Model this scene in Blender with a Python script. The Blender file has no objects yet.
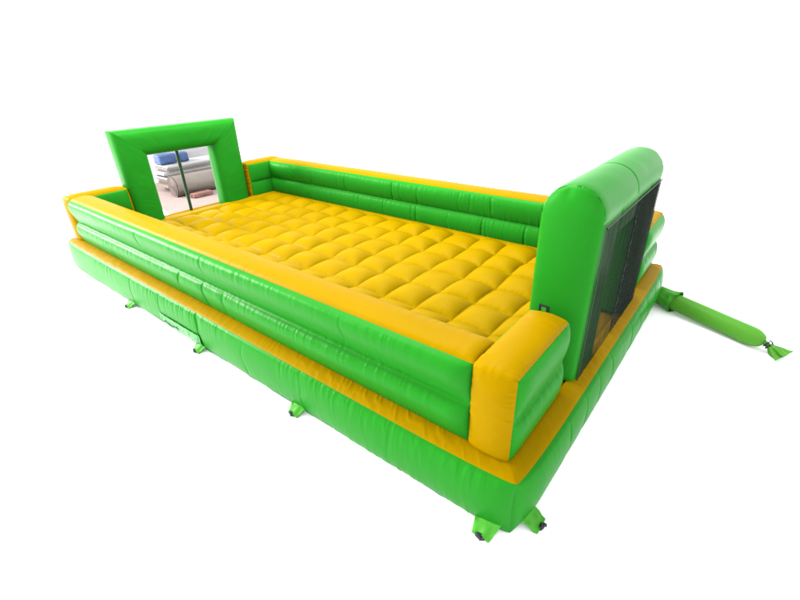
import bpy, math, random
import numpy as np
from mathutils import Matrix, Vector

# ------------------------------------------------------------------ camera, world, lamps
sc = bpy.context.scene
COL = sc.collection
CAM = np.array([1.0102, -2.8955, 4.3055])
YAW, PITCH, ROLL, FPX = 2.2591, -0.4873, -0.0321, 438.934


def make_camera():
    fw = np.array([math.cos(YAW) * math.cos(PITCH), math.sin(YAW) * math.cos(PITCH), math.sin(PITCH)])
    rt = np.cross(fw, [0, 0, 1]); rt /= np.linalg.norm(rt)
    up = np.cross(rt, fw)
    r2 = rt * math.cos(ROLL) + up * math.sin(ROLL)
    u2 = -rt * math.sin(ROLL) + up * math.cos(ROLL)
    cd = bpy.data.cameras.new('camera')
    cd.sensor_width = 36.0
    cd.lens = 36.0 * FPX / 800.0
    cd.clip_end = 2000
    co = bpy.data.objects.new('camera', cd)
    m = Matrix([[r2[0], u2[0], -fw[0], CAM[0]], [r2[1], u2[1], -fw[1], CAM[1]],
                [r2[2], u2[2], -fw[2], CAM[2]], [0, 0, 0, 1]])
    co.matrix_world = m
    COL.objects.link(co)
    sc.camera = co


make_camera()
sc.view_settings.view_transform = 'Standard'
sc.view_settings.look = 'None'
sc.view_settings.gamma = 1.0
sc.view_settings.exposure = 2.16

world = bpy.data.worlds.new('World')
sc.world = world
world.use_nodes = True
wn, wl = world.node_tree.nodes, world.node_tree.links
bg = wn['Background']
bg.inputs['Strength'].default_value = 1.0
geo = wn.new('ShaderNodeTexCoord')
sep = wn.new('ShaderNodeSeparateXYZ')
ramp = wn.new('ShaderNodeValToRGB')
ramp.color_ramp.elements[0].position = 0.12
ramp.color_ramp.elements[0].color = (0.72, 0.72, 0.72, 1)
ramp.color_ramp.elements[1].position = 0.55
ramp.color_ramp.elements[1].color = (0.34, 0.345, 0.35, 1)
wl.new(geo.outputs['Generated'], sep.inputs[0])
wl.new(sep.outputs['Z'], ramp.inputs[0])
# added fill: world brightened towards the near short end to lift its face
dot = wn.new('ShaderNodeVectorMath'); dot.operation = 'DOT_PRODUCT'
dot.inputs[1].default_value = (.93, -.37, 0)
wl.new(geo.outputs['Generated'], dot.inputs[0])
side = wn.new('ShaderNodeMapRange'); side.interpolation_type = 'SMOOTHSTEP'
side.inputs['From Min'].default_value = -.25; side.inputs['From Max'].default_value = .6
side.inputs['To Min'].default_value = 1.0; side.inputs['To Max'].default_value = 1.4
wl.new(dot.outputs['Value'], side.inputs['Value'])
wl.new(side.outputs['Result'], bg.inputs['Strength'])
wl.new(ramp.outputs[0], bg.inputs['Color'])


def area(name, loc, target, sx, sy, power, color=(1, 1, 1)):
    ld = bpy.data.lights.new(name, 'AREA')
    ld.shape = 'RECTANGLE'; ld.size = sx; ld.size_y = sy
    ld.energy = power; ld.color = color
    o = bpy.data.objects.new(name, ld)
    o.location = loc
    d = Vector(target) - Vector(loc)
    o.rotation_euler = d.to_track_quat('-Z', 'Y').to_euler()
    COL.objects.link(o)
    return o


area('key_lamp', (-30, -9, 12.5), (-5, 2, 0.8), 11, 11, 5600, (1.0, 0.985, 0.96))
area('overhead_lamp', (-8, 4, 13), (-7, 3.5, 0), 14, 4.5, 1300)

# ------------------------------------------------------------------ numbers (metres)
L, W = 12.0, 6.42          # base, long and short side
ZB, ZW = 0.738, 1.782      # ledge height, wall top height
A, T, R = 0.169, 0.464, 1.266   # ledge width, wall thickness, length of the return walls
CELL = 0.697
PI = math.pi

# ------------------------------------------------------------------ noise helpers


def hash2(ix, iy, seed):
    n = (ix.astype(np.int64) * 374761393 + iy.astype(np.int64) * 668265263 + seed * 1442695041) & 0x7fffffff
    n = ((n ^ (n >> 13)) * 1274126177) & 0x7fffffff
    n = n ^ (n >> 16)
    return (n & 0xffff) / 65535.0


def vnoise(x, y, seed=0):
    x = np.asarray(x, float); y = np.asarray(y, float)
    x, y = np.broadcast_arrays(x, y)
    ix, iy = np.floor(x), np.floor(y)
    fx, fy = x - ix, y - iy
    fx = fx * fx * (3 - 2 * fx); fy = fy * fy * (3 - 2 * fy)
    a = hash2(ix, iy, seed); b = hash2(ix + 1, iy, seed)
    c = hash2(ix, iy + 1, seed); d = hash2(ix + 1, iy + 1, seed)
    return (a * (1 - fx) + b * fx) * (1 - fy) + (c * (1 - fx) + d * fx) * fy


def ridge(x, y, seed=0):
    return 1 - np.abs(2 * vnoise(x, y, seed) - 1)


def sstep(x, a, b):
    t = np.clip((x - a) / (b - a), 0, 1)
    return t * t * (3 - 2 * t)

# ------------------------------------------------------------------ mesh helpers


class MB:
    """collects grids, loose faces and tubes and links them as ONE mesh object"""

    def __init__(self):
        self.v = []; self.q = []; self.n = 0; self.flat = False

    def grid(self, P, closed_u=False, closed_v=False, flip=False):
        nu, nv = P.shape[:2]
        idx = np.arange(nu * nv).reshape(nu, nv) + self.n
        if closed_u: idx = np.vstack([idx, idx[:1]])
        if closed_v: idx = np.hstack([idx, idx[:, :1]])
        q = np.stack([idx[:-1, :-1], idx[1:, :-1], idx[1:, 1:], idx[:-1, 1:]], -1).reshape(-1, 4)
        if flip: q = q[:, ::-1]
        self.v.append(P.reshape(-1, 3)); self.q.append(q); self.n += nu * nv
        return self

    def box(self, lo, hi):
        x0, y0, z0 = lo; x1, y1, z1 = hi
        v = np.array([[x0, y0, z0], [x1, y0, z0], [x1, y1, z0], [x0, y1, z0],
                      [x0, y0, z1], [x1, y0, z1], [x1, y1, z1], [x0, y1, z1]], float)
        q = np.array([[0, 3, 2, 1], [4, 5, 6, 7], [0, 1, 5, 4], [1, 2, 6, 5], [2, 3, 7, 6], [3, 0, 4, 7]]) + self.n
        self.v.append(v); self.q.append(q); self.n += 8
        return self

    def build(self, name, mat, parent=None, smooth=True, bevel=0):
        v = np.vstack(self.v); q = np.vstack(self.q)
        me = bpy.data.meshes.new(name)
        me.vertices.add(len(v)); me.vertices.foreach_set('co', v.astype(np.float32).ravel())
        me.loops.add(len(q) * 4); me.loops.foreach_set('vertex_index', q.astype(np.int32).ravel())
        me.polygons.add(len(q))
        me.polygons.foreach_set('loop_start', np.arange(0, len(q) * 4, 4, dtype=np.int32))
        me.polygons.foreach_set('use_smooth', np.full(len(q), smooth))
        me.update(calc_edges=True); me.validate()
        me.materials.append(mat)
        o = bpy.data.objects.new(name, me)
        COL.objects.link(o)
        if parent is not None: o.parent = parent
        if bevel:
            b = o.modifiers.new('bevel', 'BEVEL'); b.width = bevel; b.segments = 2
        return o


def tag(o, label, cat, group=None, kind=None):
    o['label'] = label; o['category'] = cat
    if group: o['group'] = group
    if kind: o['kind'] = kind
    return o


def empty(name, loc=(0, 0, 0)):
    o = bpy.data.objects.new(name, None); o.location = loc; o.empty_display_size = .3
    COL.objects.link(o)
    return o


def patch(p0, du, dv, nu, nv, disp, out):
    """flat patch p0 + s*du + t*dv (du, dv full edge vectors) displaced by disp(S, T, Ls, Lt) metres along out"""
    p0, du, dv, out = [np.array(a, float) for a in (p0, du, dv, out)]
    out /= np.linalg.norm(out)
    Ls, Lt = np.linalg.norm(du), np.linalg.norm(dv)
    u = np.linspace(0, 1, nu)[:, None]; v = np.linspace(0, 1, nv)[None, :]
    # denser near the edges of v, where the seam rolls over
    S, Tt = u * Ls + 0 * v, v * Lt + 0 * u
    D = disp(S, Tt, Ls, Lt)
    P = p0 + (S / Ls)[..., None] * du + (Tt / Lt)[..., None] * dv + D[..., None] * out
    flip = np.dot(np.cross(du, dv), out) < 0
    return P, flip


def inflated(n=1, b=.1, taper=.25, seed=0, wr=.006, wfreq=15, reach=.10, creases=(), cdepth=.018, soft=2.0, ends=(1, 1), lean=.0, p=1.0):
    """height field of a blown-up panel: n tubes across, pinched at its ends, gathered at the seams"""
    def f(S, Tt, Ls, Lt):
        S0 = S
        h = Lt / n
        w = np.mod(Tt / h, 1.0)
        w = np.where((Tt >= Lt - 1e-9), 1.0, w)
        k = np.floor(np.clip(Tt / h, 0, n - 1e-6))
        arc = np.power(np.clip(1 - np.abs(2 * w ** p - 1) ** soft, 0, 1), .5 if soft == 2 else .6)
        e0 = S if ends[0] else np.full_like(S, 9.0)
        e1 = Ls - S if ends[1] else np.full_like(S, 9.0)
        e = np.minimum(e0, e1)
        tp = np.sqrt(np.clip(1 - (1 - np.clip(e / taper, 0, 1)) ** 2, 0, 1))
        big = .9 + .2 * vnoise(S * .8 + seed, k * 3.1 + seed, seed)
        D = b * arc * tp * big
        d = np.minimum(w, 1 - w) * h
        ramp = np.clip(d / .02, 0, 1)
        cl = sstep(vnoise(S * .9 + 7.3 * seed, k * 5 + (w > .5) * 2.3, seed + 5), .22, .65)
        S = S + .10 * (vnoise(S * 2.3, k * 2.0, seed + 51) - .5) + .03 * (vnoise(S * 9, Tt * 5, seed + 52) - .5)
        r = ridge(S * wfreq + Tt * lean * wfreq, k * 9 + Tt * 1.5 + (w > .5) * 4.4, seed + 11) ** 2 - .35
        r2 = ridge(S * wfreq * 2.1, k * 5 + Tt * 2.5, seed + 23) ** 2 - .35
        D = D + wr * cl * ramp * tp * np.exp(-d / reach) * (r + .45 * r2)
        D = D + .0022 * (vnoise(S * 3.2, Tt * 4.0 + k, seed + 31) - .5) * ramp
        S = S0
        for (xc, kk, c) in creases:
            if kk is not None:
                m = (k == kk)
            else:
                m = np.ones_like(S)
            wob = xc + .09 * (vnoise(Tt * 4, xc * 7, seed) - .5)
            m = m * (.15 + 1.3 * vnoise(Tt * 5, xc * 3, seed + 61))
            q = S - wob
            D = D - m * c * cdepth * (np.exp(-(q / .022) ** 2) + .35 * np.exp(-(q / .12) ** 2)) * ramp * (.4 + .6 * arc)
            # gathers that fan out on both sides of a sewn baffle
            g = ridge(Tt * 17 + seed, np.sign(q) * 3 + S * 1.2, seed + 41) - .5
            D = D + m * c * .25 * cdepth * g * np.exp(-np.abs(q) / .09) * ramp
        return D
    return f

# ------------------------------------------------------------------ materials


def pvc(name, col, rough=.38, spec=.28, var=.06, bump=.045, coat=0.0, tint=None):
    m = bpy.data.materials.new(name); m.use_nodes = True
    nt = m.node_tree; N, Lk = nt.nodes, nt.links
    b = N['Principled BSDF']
    b.inputs['Roughness'].default_value = rough
    b.inputs['Specular IOR Level'].default_value = spec
    if tint: b.inputs['Specular Tint'].default_value = tint + (1,)
    if coat: b.inputs['Coat Weight'].default_value = coat; b.inputs['Coat Roughness'].default_value = .25
    tc = N.new('ShaderNodeTexCoord')
    nz = N.new('ShaderNodeTexNoise'); nz.inputs['Scale'].default_value = 1.7; nz.inputs['Detail'].default_value = 5
    Lk.new(tc.outputs['Object'], nz.inputs['Vector'])
    mix = N.new('ShaderNodeMix'); mix.data_type = 'RGBA'
    c = np.array(col)
    mix.inputs['A'].default_value = tuple(c * (1 - var)) + (1,)
    mix.inputs['B'].default_value = tuple(np.minimum(c * (1 + var), 1)) + (1,)
    Lk.new(nz.outputs['Fac'], mix.inputs['Factor'])
    Lk.new(mix.outputs['Result'], b.inputs['Base Color'])
    n2 = N.new('ShaderNodeTexNoise'); n2.inputs['Scale'].default_value = 9; n2.inputs['Detail'].default_value = 2.5
    n2.inputs['Distortion'].default_value = .8
    Lk.new(tc.outputs['Object'], n2.inputs['Vector'])
    bp = N.new('ShaderNodeBump'); bp.inputs['Strength'].default_value = bump; bp.inputs['Distance'].default_value = .02
    Lk.new(n2.outputs['Fac'], bp.inputs['Height']); Lk.new(bp.outputs['Normal'], b.inputs['Normal'])
    rr = N.new('ShaderNodeMapRange'); rr.inputs['To Min'].default_value = rough - .06; rr.inputs['To Max'].default_value = rough + .08
    Lk.new(nz.outputs['Fac'], rr.inputs['Value']); Lk.new(rr.outputs['Result'], b.inputs['Roughness'])
    return m


M_GREEN = pvc('green_vinyl', (.0086, .129, .0072), rough=.36, spec=.045, tint=(.5, 1, .5))
M_LIME = pvc('lime_vinyl', (.042, .215, .020), rough=.42, spec=.05)
M_DUCT = pvc('duct_vinyl', (.056, .195, .019), spec=.05)
M_YEL = pvc('yellow_vinyl', (.190, .111, .0001), spec=.015, tint=(1, .7, .08))
M_FLOOR = pvc('yellow_floor_vinyl', (.186, .114, .0001), var=.11, spec=.02, tint=(1, .7, .08))
M_DARK = pvc('black_webbing', (.008, .012, .014), rough=.6)
M_TEAL = pvc('pale_ground_sheet', (.10, .22, .18), rough=.6)
M_STRAP = pvc('dark_green_strap', (.008, .035, .010), rough=.6)
M_FLAP = pvc('pale_green_flap', (.035, .19, .040), rough=.3, spec=.15)
M_BEIGE = pvc('beige_board', (.125, .100, .085), rough=.7, spec=.2, var=.25)
M_TARP = pvc('grey_tarpaulin', (.112, .094, .082), rough=.6, spec=.2, var=.2)
M_BROWN = pvc('brown_cloth_end', (.085, .066, .058), rough=.8, spec=.2, var=.3)
M_WHITE = pvc('white_sheet', (.20, .20, .205), rough=.6, spec=.2, var=.08)
M_BLUE = pvc('blue_tarpaulin', (.018, .040, .105), rough=.5, spec=.3, var=.25)
M_PINK = pvc('pink_paving', (.185, .142, .130), rough=.9, spec=.1, var=.12, bump=.3)
M_PINKCLOTH = pvc('reddish_cloth', (.14, .07, .06), rough=.8, spec=.1, var=.3)
M_GROUND = pvc('white_ground', (.96, .96, .96), rough=.9, spec=.05, var=.003, bump=.0)


def net_material():
    m = bpy.data.materials.new('black_net'); m.use_nodes = True
    nt = m.node_tree; N, Lk = nt.nodes, nt.links
    N.remove(N['Principled BSDF']); out = N['Material Output']
    b = N.new('ShaderNodeBsdfDiffuse')
    b.inputs['Color'].default_value = (.0125, .0160, .0135, 1)
    tr = N.new('ShaderNodeBsdfTransparent')
    mx = N.new('ShaderNodeMixShader')
    tc = N.new('ShaderNodeTexCoord')
    nz = N.new('ShaderNodeTexNoise'); nz.inputs['Scale'].default_value = 3; nz.inputs['Detail'].default_value = 4
    mp = N.new('ShaderNodeMapping'); mp.inputs['Scale'].default_value = (1, 4, .6)
    Lk.new(tc.outputs['Object'], mp.inputs[0]); Lk.new(mp.outputs[0], nz.inputs['Vector'])
    rg = N.new('ShaderNodeMapRange'); rg.inputs['From Min'].default_value = .3; rg.inputs['From Max'].default_value = .7
    rg.inputs['To Min'].default_value = .58; rg.inputs['To Max'].default_value = .78
    Lk.new(nz.outputs['Fac'], rg.inputs['Value']); Lk.new(rg.outputs['Result'], mx.inputs[0])
    Lk.new(tr.outputs[0], mx.inputs[1]); Lk.new(b.outputs[0], mx.inputs[2]); Lk.new(mx.outputs[0], out.inputs['Surface'])
    return m


M_NET = net_material()
M_SEAM = pvc('grey_seam', (.020, .028, .024), rough=.6, spec=.05)

# ------------------------------------------------------------------ the setting
g = MB().grid(np.array([[[-700, -700, 0], [-700, 700, 0]], [[700, -700, 0], [700, 700, 0]]], float), flip=True)
ground = g.build('ground', M_GROUND, smooth=False); ground['kind'] = 'structure'

# ------------------------------------------------------------------ the inflatable arena
arena = empty('inflatable_arena', (0, 0, 0))
tag(arena, 'green and yellow inflatable football arena with goals at both ends', 'inflatable arena')


def add_patch(mb, *a):
    P, fl = patch(*a)
    mb.grid(P, flip=fl)


# lower tube all round
BASE_B = .13


def bow(S, Ls):
    """the sewn upper edge of the base stands out a little between the corners"""
    e = np.clip(np.minimum(S, Ls - S) / 1.3, 0, 1)
    return .062 * np.sqrt(1 - (1 - e) ** 2)


def bowed(f):
    return lambda S, Tt, Ls, Lt: f(S, Tt, Ls, Lt) + bow(S, Ls) * np.clip(Tt / Lt, 0, 1) ** 1.2

cre_long = [(12 - 8.3, None, .5), (12 - 7.1, None, .6), (12 - 5.75, None, 1.2), (12 - 4.4, None, .35), (12 - 3.05, None, .35), (12 - 1.5, None, .25)]
f_front = bowed(inflated(1, BASE_B, .42, 3, .014, 15, .15, cre_long, .022, p=.75))
cre_short = [(1.15 + .52 * i, None, .7 + .3 * (i % 2)) for i in range(10)]
mb = MB()
add_patch(mb, (-L, 0, 0), (L, 0, 0), (0, 0, ZB), 900, 46, f_front, (0, -1, 0))
add_patch(mb, (0, 0, 0), (0, W, 0), (0, 0, ZB), 520, 46, bowed(inflated(1, BASE_B, .42, 8, .008, 11, .12, cre_short, .020, lean=.2)), (1, 0, 0))
add_patch(mb, (0, W, 0), (-L, 0, 0), (0, 0, ZB), 260, 24, inflated(1, BASE_B, .42, 5), (0, 1, 0))
add_patch(mb, (-L, W, 0), (0, -W, 0), (0, 0, ZB), 160, 24, inflated(1, BASE_B, .42, 6), (-1, 0, 0))
mb.build('base_tube', M_GREEN, arena)

# yellow ledge on top of the base, four mitred strips
mb = MB()


def strip(mb, a0, a1, b0, b1, z, nu, nv, seed, b=.014, wr=.012, freq=12, out=None):
    """yellow strip between the line a0-a1 and the line b0-b1"""
    u = np.linspace(0, 1, nu)[:, None]; v = np.linspace(0, 1, nv)[None, :]
    a0, a1, b0, b1 = [np.array(p, float) for p in (a0, a1, b0, b1)]
    ln = np.linalg.norm(a1 - a0); wd = np.linalg.norm(b0 - a0)
    Pa = a0 + u[..., None] * (a1 - a0)
    if out is not None: Pa = Pa + bow(u * ln, ln)[..., None] * np.array(out, float)
    Pb = b0 + u[..., None] * (b1 - b0)
    P = Pa + v[..., None] * (Pb - Pa)
    S = u * ln + 0 * v
    arc = np.sqrt(np.clip(1 - (2 * v - 1) ** 2, 0, 1)) + 0 * u
    cl = .35 + .65 * sstep(vnoise(S * .8 + 3.4, 0 * S + seed, seed), .25, .7)
    D = .055 * v * (1 if out is not None else 0) + b * arc * (.85 + .3 * vnoise(S * 2, 0 * S, seed + 2)) + wr * cl * arc * (ridge(S * freq, v * 1.2 + 0 * u, seed + 1) ** 2 - .35)
    P = np.dstack([P, np.full(P.shape[:2], z) + D]) if P.shape[2] == 2 else P
    up = np.cross(a1 - a0, b0 - a0)
    mb.grid(P, flip=up < 0)


strip(mb, (-L, 0), (0, 0), (-L + A, A), (-A, A), ZB, 900, 12, 31, wr=.011, freq=12, out=(0, -1))
strip(mb, (0, 0), (0, W), (-A, A), (-A, W - A), ZB, 520, 10, 32, wr=.008, out=(1, 0))
strip(mb, (0, W), (-L, W), (-A, W - A), (-L + A, W - A), ZB, 200, 6, 33)
strip(mb, (-L, W), (-L, 0), (-L + A, W - A), (-L + A, A), ZB, 200, 6, 34)
# flat yellow deck under the goals, between the return walls
strip(mb, (-A, A + R), (-A, W - A - R), (-A - T - .12, A + R), (-A - T - .12, W - A - R), ZB, 160, 14, 35, b=.03, wr=.004)
strip(mb, (-L + A, W - A - R), (-L + A, A + R), (-L + A + T + .16, W - A - R), (-L + A + T + .16, A + R), ZB, 160, 14, 36, b=.03, wr=.004)
mb.build('ledge', M_YEL, arena)

# quilted floor
xi0, xi1 = -L + A + T, -A - T
yi0, yi1 = A + T, W - A - T
nx, ny = 900, 430
X = np.linspace(xi0, xi1, nx)[:, None]; Y = np.linspace(yi0, yi1, ny)[None, :]
X, Y = X + 0 * Y, Y + 0 * X
FZ = .775
gx = (X + 7.03) / CELL; gy = (Y - 3.62) / CELL
wob = .16 * (vnoise(X * 1.1, Y * 1.1, 61) - .5)
gx = gx + wob; gy = gy + .14 * (vnoise(X * 1.3, Y * 1.2, 62) - .5)
cx, cy = np.mod(gx, 1) * 2 - 1, np.mod(gy, 1) * 2 - 1
px = np.clip(1 - np.abs(cx) ** 2.2, 0, 1); py = np.clip(1 - np.abs(cy) ** 2.2, 0, 1)
ci, cj = np.floor(gx), np.floor(gy)
hh = .102 * (.7 + .6 * hash2(ci, cj, 63))
pil = hh * (px * py) ** .66 + .020 * np.sqrt(px) + .030 * np.sqrt(py) - .05
# wrinkles run out of the seams of every cell
dx_, dy_ = (1 - np.abs(cx)) * CELL / 2, (1 - np.abs(cy)) * CELL / 2
wrk = (ridge(X * 13, Y * 2 + cj * 3, 64) ** 2 - .35) * np.exp(-dy_ / .06) * np.clip(dy_ / .015, 0, 1) * .007 \
    + (ridge(Y * 13, X * 2 + ci * 3, 65) ** 2 - .35) * np.exp(-dx_ / .06) * np.clip(dx_ / .015, 0, 1) * .006
edge = np.minimum(np.minimum(Y - yi0, yi1 - Y), np.minimum(X - xi0, xi1 - X))
ed = sstep(edge, .13, .24)
Z = FZ + (pil + wrk) * ed + .062 * (1 - ed)
mb = MB().grid(np.dstack([X, Y, Z]))
mb.build('floor_cushion', M_FLOOR, arena)

# walls: green double tubes, yellow top
WB = .115


def long_wall(y_out, y_in, seed, vis_out):
    mb = MB()
    sgn = 1 if y_in > y_out else -1
    x0, x1 = -L + A + T, -A - T
    hi, lo = (800, 200) if vis_out else (240, 800)
    cr = [(12 - A - T - 6.2 - .0 + .55, 0, 1.0), (4.9, 0, .9), (6.3, 0, .5), (3.6, 1, .5), (5.9, 1, .35), (8.1, 0, .3), (2.0, 0, .6), (9.0, 1, .3)]
    cri = [(.9 + .66 * i + .3 * math.sin(i * 2.1 + j * 1.3), j, .25 + .75 * math.sin(i * 1.7 + j) ** 2) for i in range(16) for j in (0, 1)]
    add_patch(mb, (x0, y_out, ZB), (x1 - x0, 0, 0), (0, 0, ZW - ZB), hi, 64, inflated(2, WB, .24, seed, .0125, 14, .11, cr, .022, p=2.2), (0, -sgn, 0))
    add_patch(mb, (x0, y_in, ZB), (x1 - x0, 0, 0), (0, 0, ZW - ZB), lo, 64, inflated(2, .05 if vis_out else WB, .24, seed + 1, .012, 14, .13, cri, .022, p=.7 if vis_out else 1.35), (0, sgn, 0))
    w = mb.build('long_wall', M_GREEN, arena)
    t = MB()
    add_patch(t, (x0 - .002, y_out, ZW), (x1 - x0 + .004, 0, 0), (0, y_in - y_out, 0), 640, 22,
              inflated(1, .075, .16, seed + 2, .009, 13, .11, (), 0), (0, 0, 1))
    t.build('top_strip', M_YEL, w)
    return w


long_wall(A, A + T, 71, True)
long_wall(W - A, W - A - T, 81, False)


def return_wall(x_out, x_in, y0, y1, seed, corner_y0):
    """short wall round a corner; its top and both end caps are yellow"""
    mb = MB()
    so = 1 if x_out > x_in else -1
    fo = inflated(2, .085, .20, seed, .014, 15, .08, (), 0, p=1.9)
    add_patch(mb, (x_out, y0, ZB), (0, y1 - y0, 0), (0, 0, ZW - ZB), 160, 60, fo, (so, 0, 0))
    add_patch(mb, (x_in, y0, ZB), (0, y1 - y0, 0), (0, 0, ZW - ZB), 160, 60, inflated(2, .06, .20, seed + 1, .006, 14, .10, (), 0, p=.7), (-so, 0, 0))
    w = mb.build('return_wall', M_GREEN, arena)
    t = MB()
    xa, xb = min(x_out, x_in), max(x_out, x_in)
    # one yellow band that runs up one end, over the top and down the other
    h = ZW - ZB; ln = y1 - y0
    nu = 420
    tot = 2 * h + ln
    s = np.linspace(0, tot, nu)
    r = .07
    base = np.zeros((nu, 2)); nor = np.zeros((nu, 2))
    for i, q in enumerate(s):
        if q < h: base[i] = (y0, ZB + q); nor[i] = (-1, 0)
        elif q < h + ln: base[i] = (y0 + q - h, ZW); nor[i] = (0, 1)
        else: base[i] = (y1, ZW - (q - h - ln)); nor[i] = (1, 0)
    # round the two bends
    k = 21
    ker = np.hanning(k + 2)[1:-1]; ker /= ker.sum()
    pad = np.pad(nor, ((k // 2, k // 2), (0, 0)), 'edge')
    bpad = np.pad(base, ((5, 5), (0, 0)), 'edge'); bk = np.hanning(13)[1:-1]; bk /= bk.sum()
    base = np.stack([np.convolve(bpad[:, j], bk, 'valid') for j in (0, 1)], 1)
    nor = np.stack([np.convolve(pad[:, j], ker, 'valid') for j in (0, 1)], 1)
    nor /= np.linalg.norm(nor, axis=1)[:, None]
    v = np.linspace(0, 1, 26)[None, :]
    S = s[:, None] + 0 * v
    V = v + 0 * S
    arc = np.sqrt(np.clip(1 - (2 * V - 1) ** 2, 0, 1))
    d = np.minimum(V, 1 - V) * T
    be = np.minimum(np.abs(S - h), np.abs(S - h - ln))
    pin = 1 - .40 * np.exp(-(be / .12) ** 2)
    endt = np.clip(np.minimum(S, tot - S) / .10, 0, 1)
    D = .085 * arc * pin * np.sqrt(endt)
    D = D + .019 * (ridge(S * 19 + .6 * vnoise(S * 4, V * 2, seed + 8), V * 2.3, seed + 3) ** 3 - .3) * np.exp(-d / .07) * np.clip(d / .018, 0, 1) * (.35 + .65 * sstep(vnoise(S * 2.2, V * 0 + seed, seed), .25, .6))
    D = D + .008 * (ridge(V * 8 + S, S * 1.5, seed + 4) - .5) * np.exp(-(be / .07) ** 2) * np.clip(d / .02, 0, 1)
    P = np.zeros(S.shape + (3,))
    P[..., 0] = xa + V * (xb - xa)
    P[..., 1] = base[:, None, 0] + D * nor[:, None, 0]
    P[..., 2] = base[:, None, 1] + D * nor[:, None, 1]
    t.grid(P, flip=True)
    t.build('yellow_band', M_YEL, w)
    return w


return_wall(-A, -A - T, A, A + R, 91, True)
return_wall(-A, -A - T, W - A - R, W - A, 95, False)
return_wall(-L + A, -L + A + T, A, A + R, 101, True)
return_wall(-L + A, -L + A + T, W - A - R, W - A, 105, False)


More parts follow.
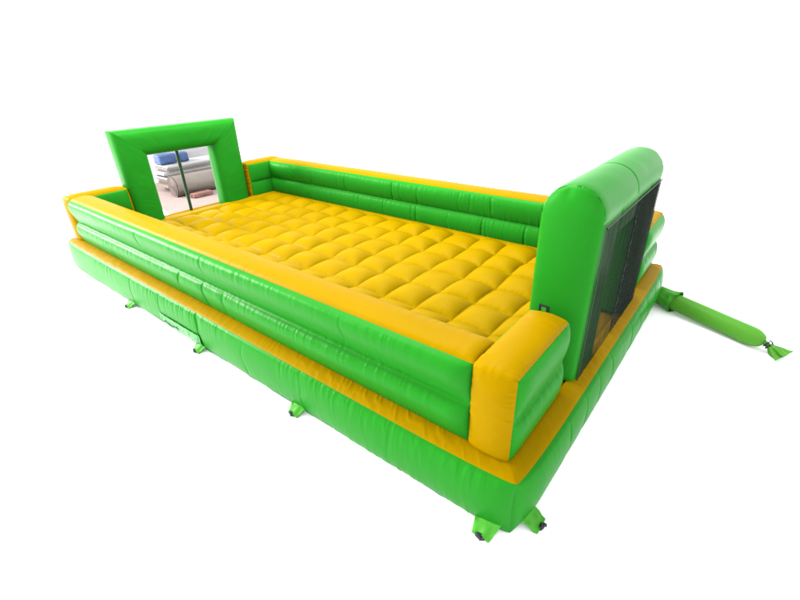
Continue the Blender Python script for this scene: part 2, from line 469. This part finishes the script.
# ------------------------------------------------------------------ near goal: tall frame with a half round top, black net on its back
def near_goal():
    x0, x1 = -.76, -.10
    y0, y1 = 1.80, 4.60
    zt = 3.17
    r = (x1 - x0) / 2; xc = (x0 + x1) / 2; zc = zt - r
    lw = .70                                  # post width
    z0 = ZB + .005
    zl = 2.52                                 # underside of the crossbar
    mb = MB()
    # roof: half round along y, with one seam ring
    nu, nv = 200, 40
    s = np.linspace(0, y1 - y0, nu)[:, None]; ph = np.linspace(0, PI, nv)[None, :]
    e = np.minimum(s, (y1 - y0) - s)
    ring = np.exp(-((s - 1.32) / .018) ** 2) * .010
    rr = r + .015 * np.sqrt(np.clip(1 - (1 - np.clip(e / .15, 0, 1)) ** 2, 0, 1)) - ring + .004 * (vnoise(s * 3, ph * 2, 201) - .5) \
        + .010 * (ridge(ph * 5, s * 1.2, 203) - .6) * np.exp(-e / .06)
    P = np.dstack([xc - rr * np.cos(ph), y0 + s + 0 * ph, zc + rr * np.sin(ph)])
    mb.grid(P)
    # end panels: stadium outline, blown out to the side
    for yy, sg in ((y0, -1), (y1, 1)):
        nz, nw = 160, 40
        t = np.linspace(0, 1, nz)[:, None]; w = np.linspace(-1, 1, nw)[None, :]
        z = z0 + t * (zt - z0) + 0 * w
        half = np.where(z > zc, np.sqrt(np.clip(r * r - (z - zc) ** 2, 0, None)), r)
        xx = xc + half * w
        arc = np.sqrt(np.clip(1 - w ** 2, 0, 1)) + 0 * t
        tp = np.sqrt(np.clip(1 - (1 - np.clip((zt - z) / .35, 0, 1)) ** 2, 0, 1)) * np.sqrt(np.clip((z - z0) / .12, 0, 1))
        d = (1 - np.abs(w)) * half
        D = .125 * arc * tp + .008 * (ridge(z * 12, w * 2, 205 + sg) ** 2 - .4) * np.exp(-d / .06) * np.clip(d / .02, 0, 1) * (vnoise(z * 2, 0 * w, 7) > .3) \
            - .014 * np.exp(-(((xx - xc + .05) / .05) ** 2 + ((z - zt + .06) / .06) ** 2))
        mb.grid(np.dstack([xx, yy + sg * D, z]), flip=sg < 0)
    # post faces front and back, inner sides, underside of the bar
    def flat(p0, du, dv, nu, nv, b, out, seed, ends=(1, 1), tp=.12):
        add_patch(mb, p0, du, dv, nu, nv, inflated(1, b, tp, seed, .005, 13, .08, (), 0, ends=ends), out)
    for ya in (y0, y1 - lw):
        for xx, ox in ((x0, -1), (x1, 1)):
            flat((xx, ya, z0), (0, 0, zc - z0), (0, lw, 0), 120, 20, .012 if ox > 0 else .05, (ox, 0, 0), 211 + int(ya * 3), ends=(1, 0))
    flat((x0, y0 + lw, z0), (0, 0, zl - z0), (x1 - x0, 0, 0), 100, 24, .12, (0, 1, 0), 221)
    flat((x0, y1 - lw, z0), (0, 0, zl - z0), (x1 - x0, 0, 0), 100, 24, .12, (0, -1, 0), 222)
    for xx, ox in ((x0, -1), (x1, 1)):
        flat((xx, y0 + lw, zl), (0, y1 - y0 - 2 * lw, 0), (0, 0, zc - zl), 90, 14, .012, (ox, 0, 0), 231)
    flat((x0, y0 + lw, zl), (0, y1 - y0 - 2 * lw, 0), (x1 - x0, 0, 0), 90, 20, .10, (0, 0, -1), 233)
    fr = mb.build('goal', M_GREEN, arena)
    # bottom seam roll round the post
    mb = MB()
    # net, hung a little slack on the outside from the bar to the ledge
    nt = MB()
    ny_, nz_ = 160, 120
    u = np.linspace(0, 1, ny_)[:, None]; v = np.linspace(0, 1, nz_)[None, :]
    yy = y0 + .05 + u * (y1 - y0 - .13) + 0 * v
    zz = ZB + .02 + v * (2.76 - ZB - .02) + 0 * u
    xx = x1 + .030 + .012 * (ridge(yy * 4.5 + .35 * zz, zz * .8, 241) - .5) * np.sin(v * PI) ** .5 + .006 * (ridge(yy * 11, zz * 1.1, 243) - .5)
    nt.grid(np.dstack([xx, yy, zz]))
    net = nt.build('net', M_NET, fr)
    # hem along the upper edge and the pale gathered seam down the net
    hm = MB()
    s = np.linspace(0, 1, 90)
    pts = np.stack([np.full(90, x1 + .034), y0 + .03 + s * (y1 - y0 - .12), np.full(90, 2.765)], 1)
    hm.grid(tube(pts, .008, 8), closed_v=True)
    pts = np.stack([np.full(90, x1 + .034), np.full(90, y0 + .05), ZB + .03 + s * (2.75 - ZB - .03)], 1)
    hm.grid(tube(pts, .007, 8), closed_v=True)
    hm.build('net_hem', M_STRAP, net)
    sm = MB()
    ys = y0 + 1.36 + .025 * np.sin(s * 25) + .02 * np.sin(s * 61)
    pts = np.stack([np.full(90, x1 + .045), ys, ZB + .2 + s * (2.7 - ZB - .2)], 1)
    sm.grid(tube(pts, .007 + .006 * np.sin(s * 47) * np.sin(s * 19), 6), closed_v=True)
    sm.build('net_seam', M_SEAM, net)
    # heavier second layer of net on the far post
    n2 = MB()
    yy2 = y0 + 1.42 + u * (y1 - y0 - 1.44) + 0 * v
    n2.grid(np.dstack([xx * 0 + x1 + .018 + .006 * (ridge(yy2 * 5, zz, 247) - .5), yy2, zz]))
    n2.build('net_lining', M_NET, net)
    # small black and green loop on the outside of the post
    yl_ = y0 - .122
    lp = MB()
    lp.box((-.610, yl_ - .012, 1.655), (-.590, yl_ + .03, 1.78)).box((-.515, yl_ - .012, 1.655), (-.495, yl_ + .03, 1.78))
    lp.box((-.590, yl_ - .012, 1.758), (-.515, yl_ + .03, 1.78)).box((-.590, yl_ - .012, 1.655), (-.515, yl_ + .03, 1.677))
    lo = lp.build('loop_patch', M_DARK, fr, smooth=False, bevel=.004)
    MB().box((-.588, yl_ - .004, 1.679), (-.517, yl_ + .03, 1.756)).build('loop_strap', M_LIME, lo, smooth=False, bevel=.004)
    return fr


def tube(pts, r, n):
    pts = np.asarray(pts, float)
    tg = np.gradient(pts, axis=0); tg /= np.linalg.norm(tg, axis=1)[:, None]
    ref = np.array([0, 0, 1.0]) if abs(tg[len(tg) // 2][2]) < .8 else np.array([0, 1.0, 0])
    a = np.cross(tg, ref); a /= np.linalg.norm(a, axis=1)[:, None]
    b = np.cross(tg, a)
    th = np.linspace(0, 2 * PI, n, endpoint=False)
    r = np.broadcast_to(np.asarray(r, float), (len(pts),))
    return pts[:, None, :] + r[:, None, None] * (np.cos(th)[None, :, None] * a[:, None, :] - np.sin(th)[None, :, None] * b[:, None, :])


near_goal()


# ------------------------------------------------------------------ far goal: mitred frame
def far_goal():
    xf, dep = -11.28, .62
    yo0, yo1 = 1.47, 4.86
    wl = [.72, .66, .86]       # left post, bar, right post
    zt, z0 = 3.14, ZB + .01
    yl, yr, zb_ = yo0 + wl[0], yo1 - wl[2], zt - wl[1]
    nv = 72
    # outer and inner lines at each station of the path, cross section is a rounded rectangle between them
    def run(o0, o1, i0, i1, n, seed):
        o0, o1, i0, i1 = [np.array(p, float) for p in (o0, o1, i0, i1)]
        u = np.linspace(0, 1, n)
        th = np.linspace(0, 2 * PI, nv, endpoint=False)
        c, s = np.cos(th), np.sin(th)
        k = .60
        cc = np.sign(c) * np.abs(c) ** k; ss = np.sign(s) * np.abs(s) ** k
        fo = (cc + 1) / 2                      # 0 inner line, 1 outer line
        O = o0 + u[:, None] * (o1 - o0); I = i0 + u[:, None] * (i1 - i0)
        yz = I[:, None, :] + fo[None, :, None] * (O - I)[:, None, :]
        ln = np.linalg.norm(o1 - o0)
        S = u[:, None] * ln
        wv = 1 + .02 * (vnoise(S * 2.5, 3 * c[None, :] + 5, seed) - .5)
        x = xf - dep / 2 + dep / 2 * ss[None, :] * wv + .004 * (ridge(S * 9, 2 * c[None, :], seed + 3) - .5)
        return np.dstack([x + 0 * S, yz[..., 0], yz[..., 1]])
    P1 = run((yo0, z0), (yo0, zt), (yl, z0), (yl, zb_), 90, 301)
    P2 = run((yo0, zt), (yo1, zt), (yl, zb_), (yr, zb_), 120, 302)
    P3 = run((yo1, zt), (yo1, z0), (yr, zb_), (yr, z0), 90, 303)
    mb = MB()
    mb.grid(P1, closed_v=True, flip=True); mb.grid(P2, closed_v=True, flip=True); mb.grid(P3, closed_v=True, flip=True)
    fr = mb.build('goal', M_GREEN, arena)
    s = np.linspace(0, 1, 30)
    st = MB()
    yc = yl + (yr - yl) * .53
    pts = np.stack([np.full(30, xf - dep + .05), np.full(30, yc), ZB + .02 + s * (zb_ + .05 - ZB)], 1)
    st.grid(tube(pts, .045, 12), closed_v=True)
    st.build('centre_strap', M_STRAP, fr)
    return fr


far_goal()

# ------------------------------------------------------------------ anchor tabs round the foot
tab_mesh = {}


def anchor_tab(x, y, ang, w=.31, ln=.235):
    if not tab_mesh:
        n, k = 14, 9
        u = np.linspace(0, 1, n)[:, None]; v = np.linspace(-1, 1, k)[None, :]
        prof = .17 * (1 - u) ** 1.3 + .018
        wid = (w / 2) * (1 - .36 * u)
        px = u * ln + 0 * v; pyy = wid * v
        z = prof + .018 * (1 - v ** 2) + .036 * (ridge(v * 2.6 + .5 + u, u * 2.5, 401) - .5) + .008 * (np.abs(v) < .35)
        top = np.dstack([px, pyy, z])
        bot = np.dstack([px, pyy, np.maximum(z - .03, .004)])
        m = MB().grid(top, flip=True).grid(bot)
        for sl in (np.s_[:, 0], np.s_[:, -1]):
            m.grid(np.stack([top[sl], bot[sl]], 1), flip=sl[1] == 0)
        m.grid(np.stack([top[-1], bot[-1]], 1), flip=True)
        o = m.build('anchor_tab', M_LIME, arena)
        th = np.linspace(0, 2 * PI, 24, endpoint=False)
        ring = np.stack([ln + .004 + .018 * np.cos(th), .050 * np.sin(th), .022 + 0 * th], 1)
        a = np.linspace(0, 2 * PI, 8, endpoint=False)
        cen = np.array([ln + .012, 0, .022])
        rad = (ring - cen); rad /= np.linalg.norm(rad, axis=1)[:, None]
        P = ring[:, None, :] + .009 * (np.cos(a)[None, :, None] * rad[:, None, :] + np.sin(a)[None, :, None] * np.array([0, 0, 1.0]))
        mr = MB().grid(P, closed_u=True, closed_v=True)
        # short webbing knot through the ring
        s = np.linspace(0, 1, 20)
        kn = np.stack([ln - .03 + .07 * s, .035 * np.sin(s * 9), .030 + .02 * np.sin(s * PI)], 1)
        mr.grid(tube(kn, .018 * np.sin(PI * np.clip(s, .06, .94)) ** .5, 8), closed_v=True)
        r = mr.build('anchor_ring', M_DARK, o)
        tab_mesh['t'] = o
        c, cr = o, r
    else:
        c = tab_mesh['t'].copy(); COL.objects.link(c); c.parent = arena
        for ch in tab_mesh['t'].children:
            d = ch.copy(); COL.objects.link(d); d.parent = c
    c.location = (x, y, 0); c.rotation_euler = (0, 0, ang)
    return c


for x in (-8.62, -5.85, -3.22, -.22):
    anchor_tab(x, .0, -PI / 2)
anchor_tab(.0, .26, 0.0)
for x in (-8.6, -5.8, -3.0, -.3):
    anchor_tab(x, W, PI / 2)

# pale ground sheet that peeps out along the foot
mb = MB()
for (a, b, o) in (((-L + .2, 0), (-.45, 0), (0, -1)),):
    u = np.linspace(0, 1, 300)[:, None]; v = np.linspace(0, 1, 5)[None, :]
    ex = (.05 + .03 * vnoise(u * 40, 0 * u, 411)) * np.clip(np.minimum(u, 1 - u) * 30, .1, 1)
    P = np.zeros((300, 5, 3))
    P[..., 0] = a[0] + u * (b[0] - a[0]) + o[0] * v * ex
    P[..., 1] = a[1] + u * (b[1] - a[1]) + o[1] * v * ex
    P[..., 2] = .018 - .010 * v + .006 * vnoise(u * 120, v * 2, 412)
    mb.grid(P, flip=False)
mb.build('ground_sheet', M_TEAL, arena)

# deflation flap sewn on the lower tube of the long side
mb = MB()
S = np.linspace(L - 7.15, L - 5.72, 120)[:, None]; Tt = np.linspace(.10, .34, 16)[None, :]
S, Tt = S + 0 * Tt, Tt + 0 * S
D = f_front(S, Tt, L, ZB) + .018 + .016 * (ridge(S * 14, Tt * 9, 421) - .5) + .008 * (np.abs(Tt - .22) < .025)
mb.grid(np.dstack([-L + S, -D, Tt]), flip=False)
fl = mb.build('deflation_flap', M_FLAP, arena)
s = np.linspace(0, 1, 60)
zz = MB()
Sz = L - 7.02 + s * .55; Tz = .20 + .02 * np.sin(s * 9)
Dz = f_front(Sz[:, None], Tz[:, None], L, ZB)[:, 0] + .036
zz.grid(tube(np.stack([-L + Sz, -Dz, Tz], 1), .009 + .004 * np.sin(s * 90), 6), closed_v=True)
zz.build('zip', M_STRAP, fl)

# ------------------------------------------------------------------ blower duct
mb = MB()
p0, p1 = np.array([-.02, 6.30, .20]), np.array([1.83, 5.47, .165])
n = 120
s = np.linspace(0, 1, n)
pts = p0 + s[:, None] * (p1 - p0)
rad = .160 * np.ones(n)
q = np.clip((s - .87) / .13, 0, 1)
rad = rad * np.power(np.clip(1 - q ** 2.2 * .985, 0, 1), .42)
P = tube(pts, 1.0, 40)
th = np.linspace(0, 2 * PI, 40, endpoint=False)
wr = .006 * (ridge(th * 4, s[:, None] * 5, 431) - .5) * np.exp(-(1 - s[:, None]) / .09) * 3.6 + .003 * (vnoise(th * 2, s[:, None] * 6, 432) - .5)
P = pts[:, None, :] + (P - pts[:, None, :]) * (rad[:, None] + wr)[..., None]
mb.grid(P, closed_v=True)
duct = mb.build('blower_duct', M_DUCT, arena)
# loose cuff where it leaves the base
mb = MB()
n = 50
s = np.linspace(0, 1, n)
c0 = p0 + (p1 - p0) * .00; c1 = p0 + (p1 - p0) * .25
pts = c0 + s[:, None] * (c1 - c0)
P = tube(pts, 1.0, 48); th = np.linspace(0, 2 * PI, 48, endpoint=False)
rr = .172 + .035 * s[:, None] ** 2 * (.3 + ridge(th * 2.2, s[:, None] * 1.5, 441)) + .022 * (ridge(th * 3.2, s[:, None] * 3, 442) - .5) * (.3 + s[:, None])
P = pts[:, None, :] + (P - pts[:, None, :]) * rr[..., None]
P[..., 2] = np.maximum(P[..., 2], .012)
P = P + (s[:, None, None] * .04 * (vnoise(th * 1.5, s[:, None] * 2, 443) - .3)[..., None]) * ((p1 - p0) / np.linalg.norm(p1 - p0))
mb.grid(P, closed_v=True)
mb.build('duct_cuff', M_LIME, duct)
# tie and flared tail
dirv = (p1 - p0) / np.linalg.norm(p1 - p0)
s = np.linspace(0, 1, 40)
tail0 = p1 - dirv * .01
pts = tail0 + s[:, None] * dirv * .31 + np.stack([0 * s, 0 * s, -.10 * s ** .8], 1)
P = tube(pts, 1.0, 40); th = np.linspace(0, 2 * PI, 40, endpoint=False)
base = .035 + .150 * np.clip((s - .3) / .7, 0, 1) ** .9
flat_ = np.stack([np.ones_like(s), np.ones_like(s), 1 - .62 * np.clip((s - .3) / .5, 0, 1)], 1)
rr = base[:, None] * (1 + .30 * np.sin(th * 5 + s[:, None] * 2) * np.clip(s[:, None] * 2, 0, 1) + .18 * np.sin(th * 9))
P = pts[:, None, :] + (P - pts[:, None, :]) * rr[..., None] * flat_[:, None, :]
P[..., 2] = np.maximum(P[..., 2], .008)
mb = MB().grid(P, closed_v=True)
mb.build('duct_tail', M_DUCT, duct)
s = np.linspace(0, 1, 14)
pts = tail0 + dirv * (.03 + .06 * s)[:, None] + np.stack([0 * s, 0 * s, -.02 - .03 * s], 1)
mb = MB().grid(tube(pts, .048 + .014 * np.sin(s * PI * 3), 18), closed_v=True)
k = np.linspace(0, 1, 26)
end = tail0 + dirv * .06
tp = np.stack([end[0] + .12 * k, end[1] + .05 * k + .03 * np.sin(k * 5), end[2] + .05 - .16 * k ** 1.5], 1)
mb.grid(tube(tp, .011, 6), closed_v=True)
mb.build('duct_tie', M_DARK, duct)

# ------------------------------------------------------------------ what shows through the far goal
mb = MB()
n = 80
u = np.linspace(0, 1, n)[:, None]; v = np.linspace(0, 1, n)[None, :]
mb.grid(np.dstack([-20.2 + u * 7.6 + 0 * v, (3.25 + u * 0) + 0 * u + v * 3.6 + (1 - u) * 1.6, .004 + 0 * u + 0 * v]))
pave = mb.build('pavement', M_PINK); pave['kind'] = 'structure'


def roll_thing(name, c, ln, r, ang, mat, matend, label, cat, seed):
    """a big roll lying on its side: spiral end, sagging cloth body"""
    t = empty(name, (c[0], c[1], c[2])); t.rotation_euler = (0, 0, ang)
    n = 60
    s = np.linspace(0, 1, n); th = np.linspace(0, 2 * PI, 48, endpoint=False)
    pts = np.stack([0 * s, s * ln, 0 * s + r * .96], 1)
    P = tube(pts, 1.0, 48)
    rr = r * (1 + .05 * (vnoise(th * 2, s[:, None] * 4, seed) - .5) + .03 * (ridge(s[:, None] * 9, th * 1.5, seed + 1) - .5))
    P = pts[:, None, :] + (P - pts[:, None, :]) * rr[..., None]
    P[..., 2] = np.maximum(P[..., 2], .006)
    b = MB().grid(P, closed_v=True)
    b.build('roll_body', mat, t)
    e = MB()
    q = np.linspace(1, .05, 24)
    ring = P[0]
    cen = pts[0]
    E = cen + (ring - cen)[None] * q[:, None, None]
    E[..., 1] -= (.03 * np.abs(np.sin(q * 18)))[:, None] + .04 * (1 - q)[:, None]
    e.grid(E, closed_v=True, flip=True)
    e.build('roll_end', matend, t)
    tag(t, label, cat)
    return t


roll_thing('tarpaulin_roll', (-16.9, 5.05, .004), 2.35, .40, math.radians(-2), M_TARP, M_BROWN,
           'thick greyish beige tarpaulin roll lying on the pink paving behind the far goal', 'tarpaulin roll', 501)

rng = random.Random(5)
st = empty('board_stack', (-18.1, 5.3, 0))
tag(st, 'tall stack of pale beige boards behind the beige roll', 'board stack')
z = 0.12
for i in range(3):
    MB().box((-.55, .15 + i * .95, 0), (.45, .27 + i * .95, .117)).build('bearer', M_BROWN, st, smooth=False, bevel=.008)
while z < 1.0:
    h = rng.uniform(.07, .12)
    o1, o2 = rng.uniform(-.06, .06), rng.uniform(-.12, .12)
    MB().box((-.6 + o1, -.05 + o2, z), (.5 + o1, 2.35 + o2, z + h - .004)).build('board', M_BEIGE if rng.random() < .7 else M_WHITE, st, smooth=False, bevel=.01)
    z += h


def bundle(name, loc, size, mat, label, cat, seed):
    """folded sheet: soft box with creases"""
    n = 40
    th = np.linspace(0, 2 * PI, 64, endpoint=False); ph = np.linspace(-PI / 2, PI / 2, n)
    k = .35
    sp = lambda a: np.sign(a) * np.abs(a) ** k
    X = sp(np.cos(ph))[:, None] * sp(np.cos(th))[None]; Y = sp(np.cos(ph))[:, None] * sp(np.sin(th))[None]; Z = sp(np.sin(ph))[:, None] + 0 * X
    d = 1 + .10 * (vnoise(X * 3 + 9, Y * 3 + Z * 4, seed) - .5) + .05 * (ridge(Z * 5 + X, Y * 2, seed + 1) - .5)
    P = np.dstack([X * size[0] / 2 * d, Y * size[1] / 2 * d, (Z * d + 1) * size[2] / 2])
    P[..., 2] = np.maximum(P[..., 2], .003)
    o = MB().grid(P, closed_v=True, flip=True).build(name, mat)
    o.location = loc
    tag(o, label, cat)
    return o


bundle('sheet_bundle', (-20.1, 7.25, .004), (1.2, 3.1, 1.38), M_WHITE, 'long white sheeted bundle behind the board stack', 'bundle', 511)
bundle('tarpaulin_bundle', (-18.25, 5.62, z), (.62, .72, .40), M_BLUE, 'larger folded blue tarpaulin at the left end of the board stack', 'tarpaulin', 521)
bundle('tarpaulin_bundle', (-18.25, 6.30, z), (.55, .40, .38), M_BLUE, 'smaller folded blue tarpaulin beside the dark goal strap on the board stack', 'tarpaulin', 531)
bundle('cloth_bundle', (-16.1, 5.72, .004), (.36, .85, .17), M_PINKCLOTH, 'small crumpled reddish cloth on the paving in front of the roll', 'cloth', 541)
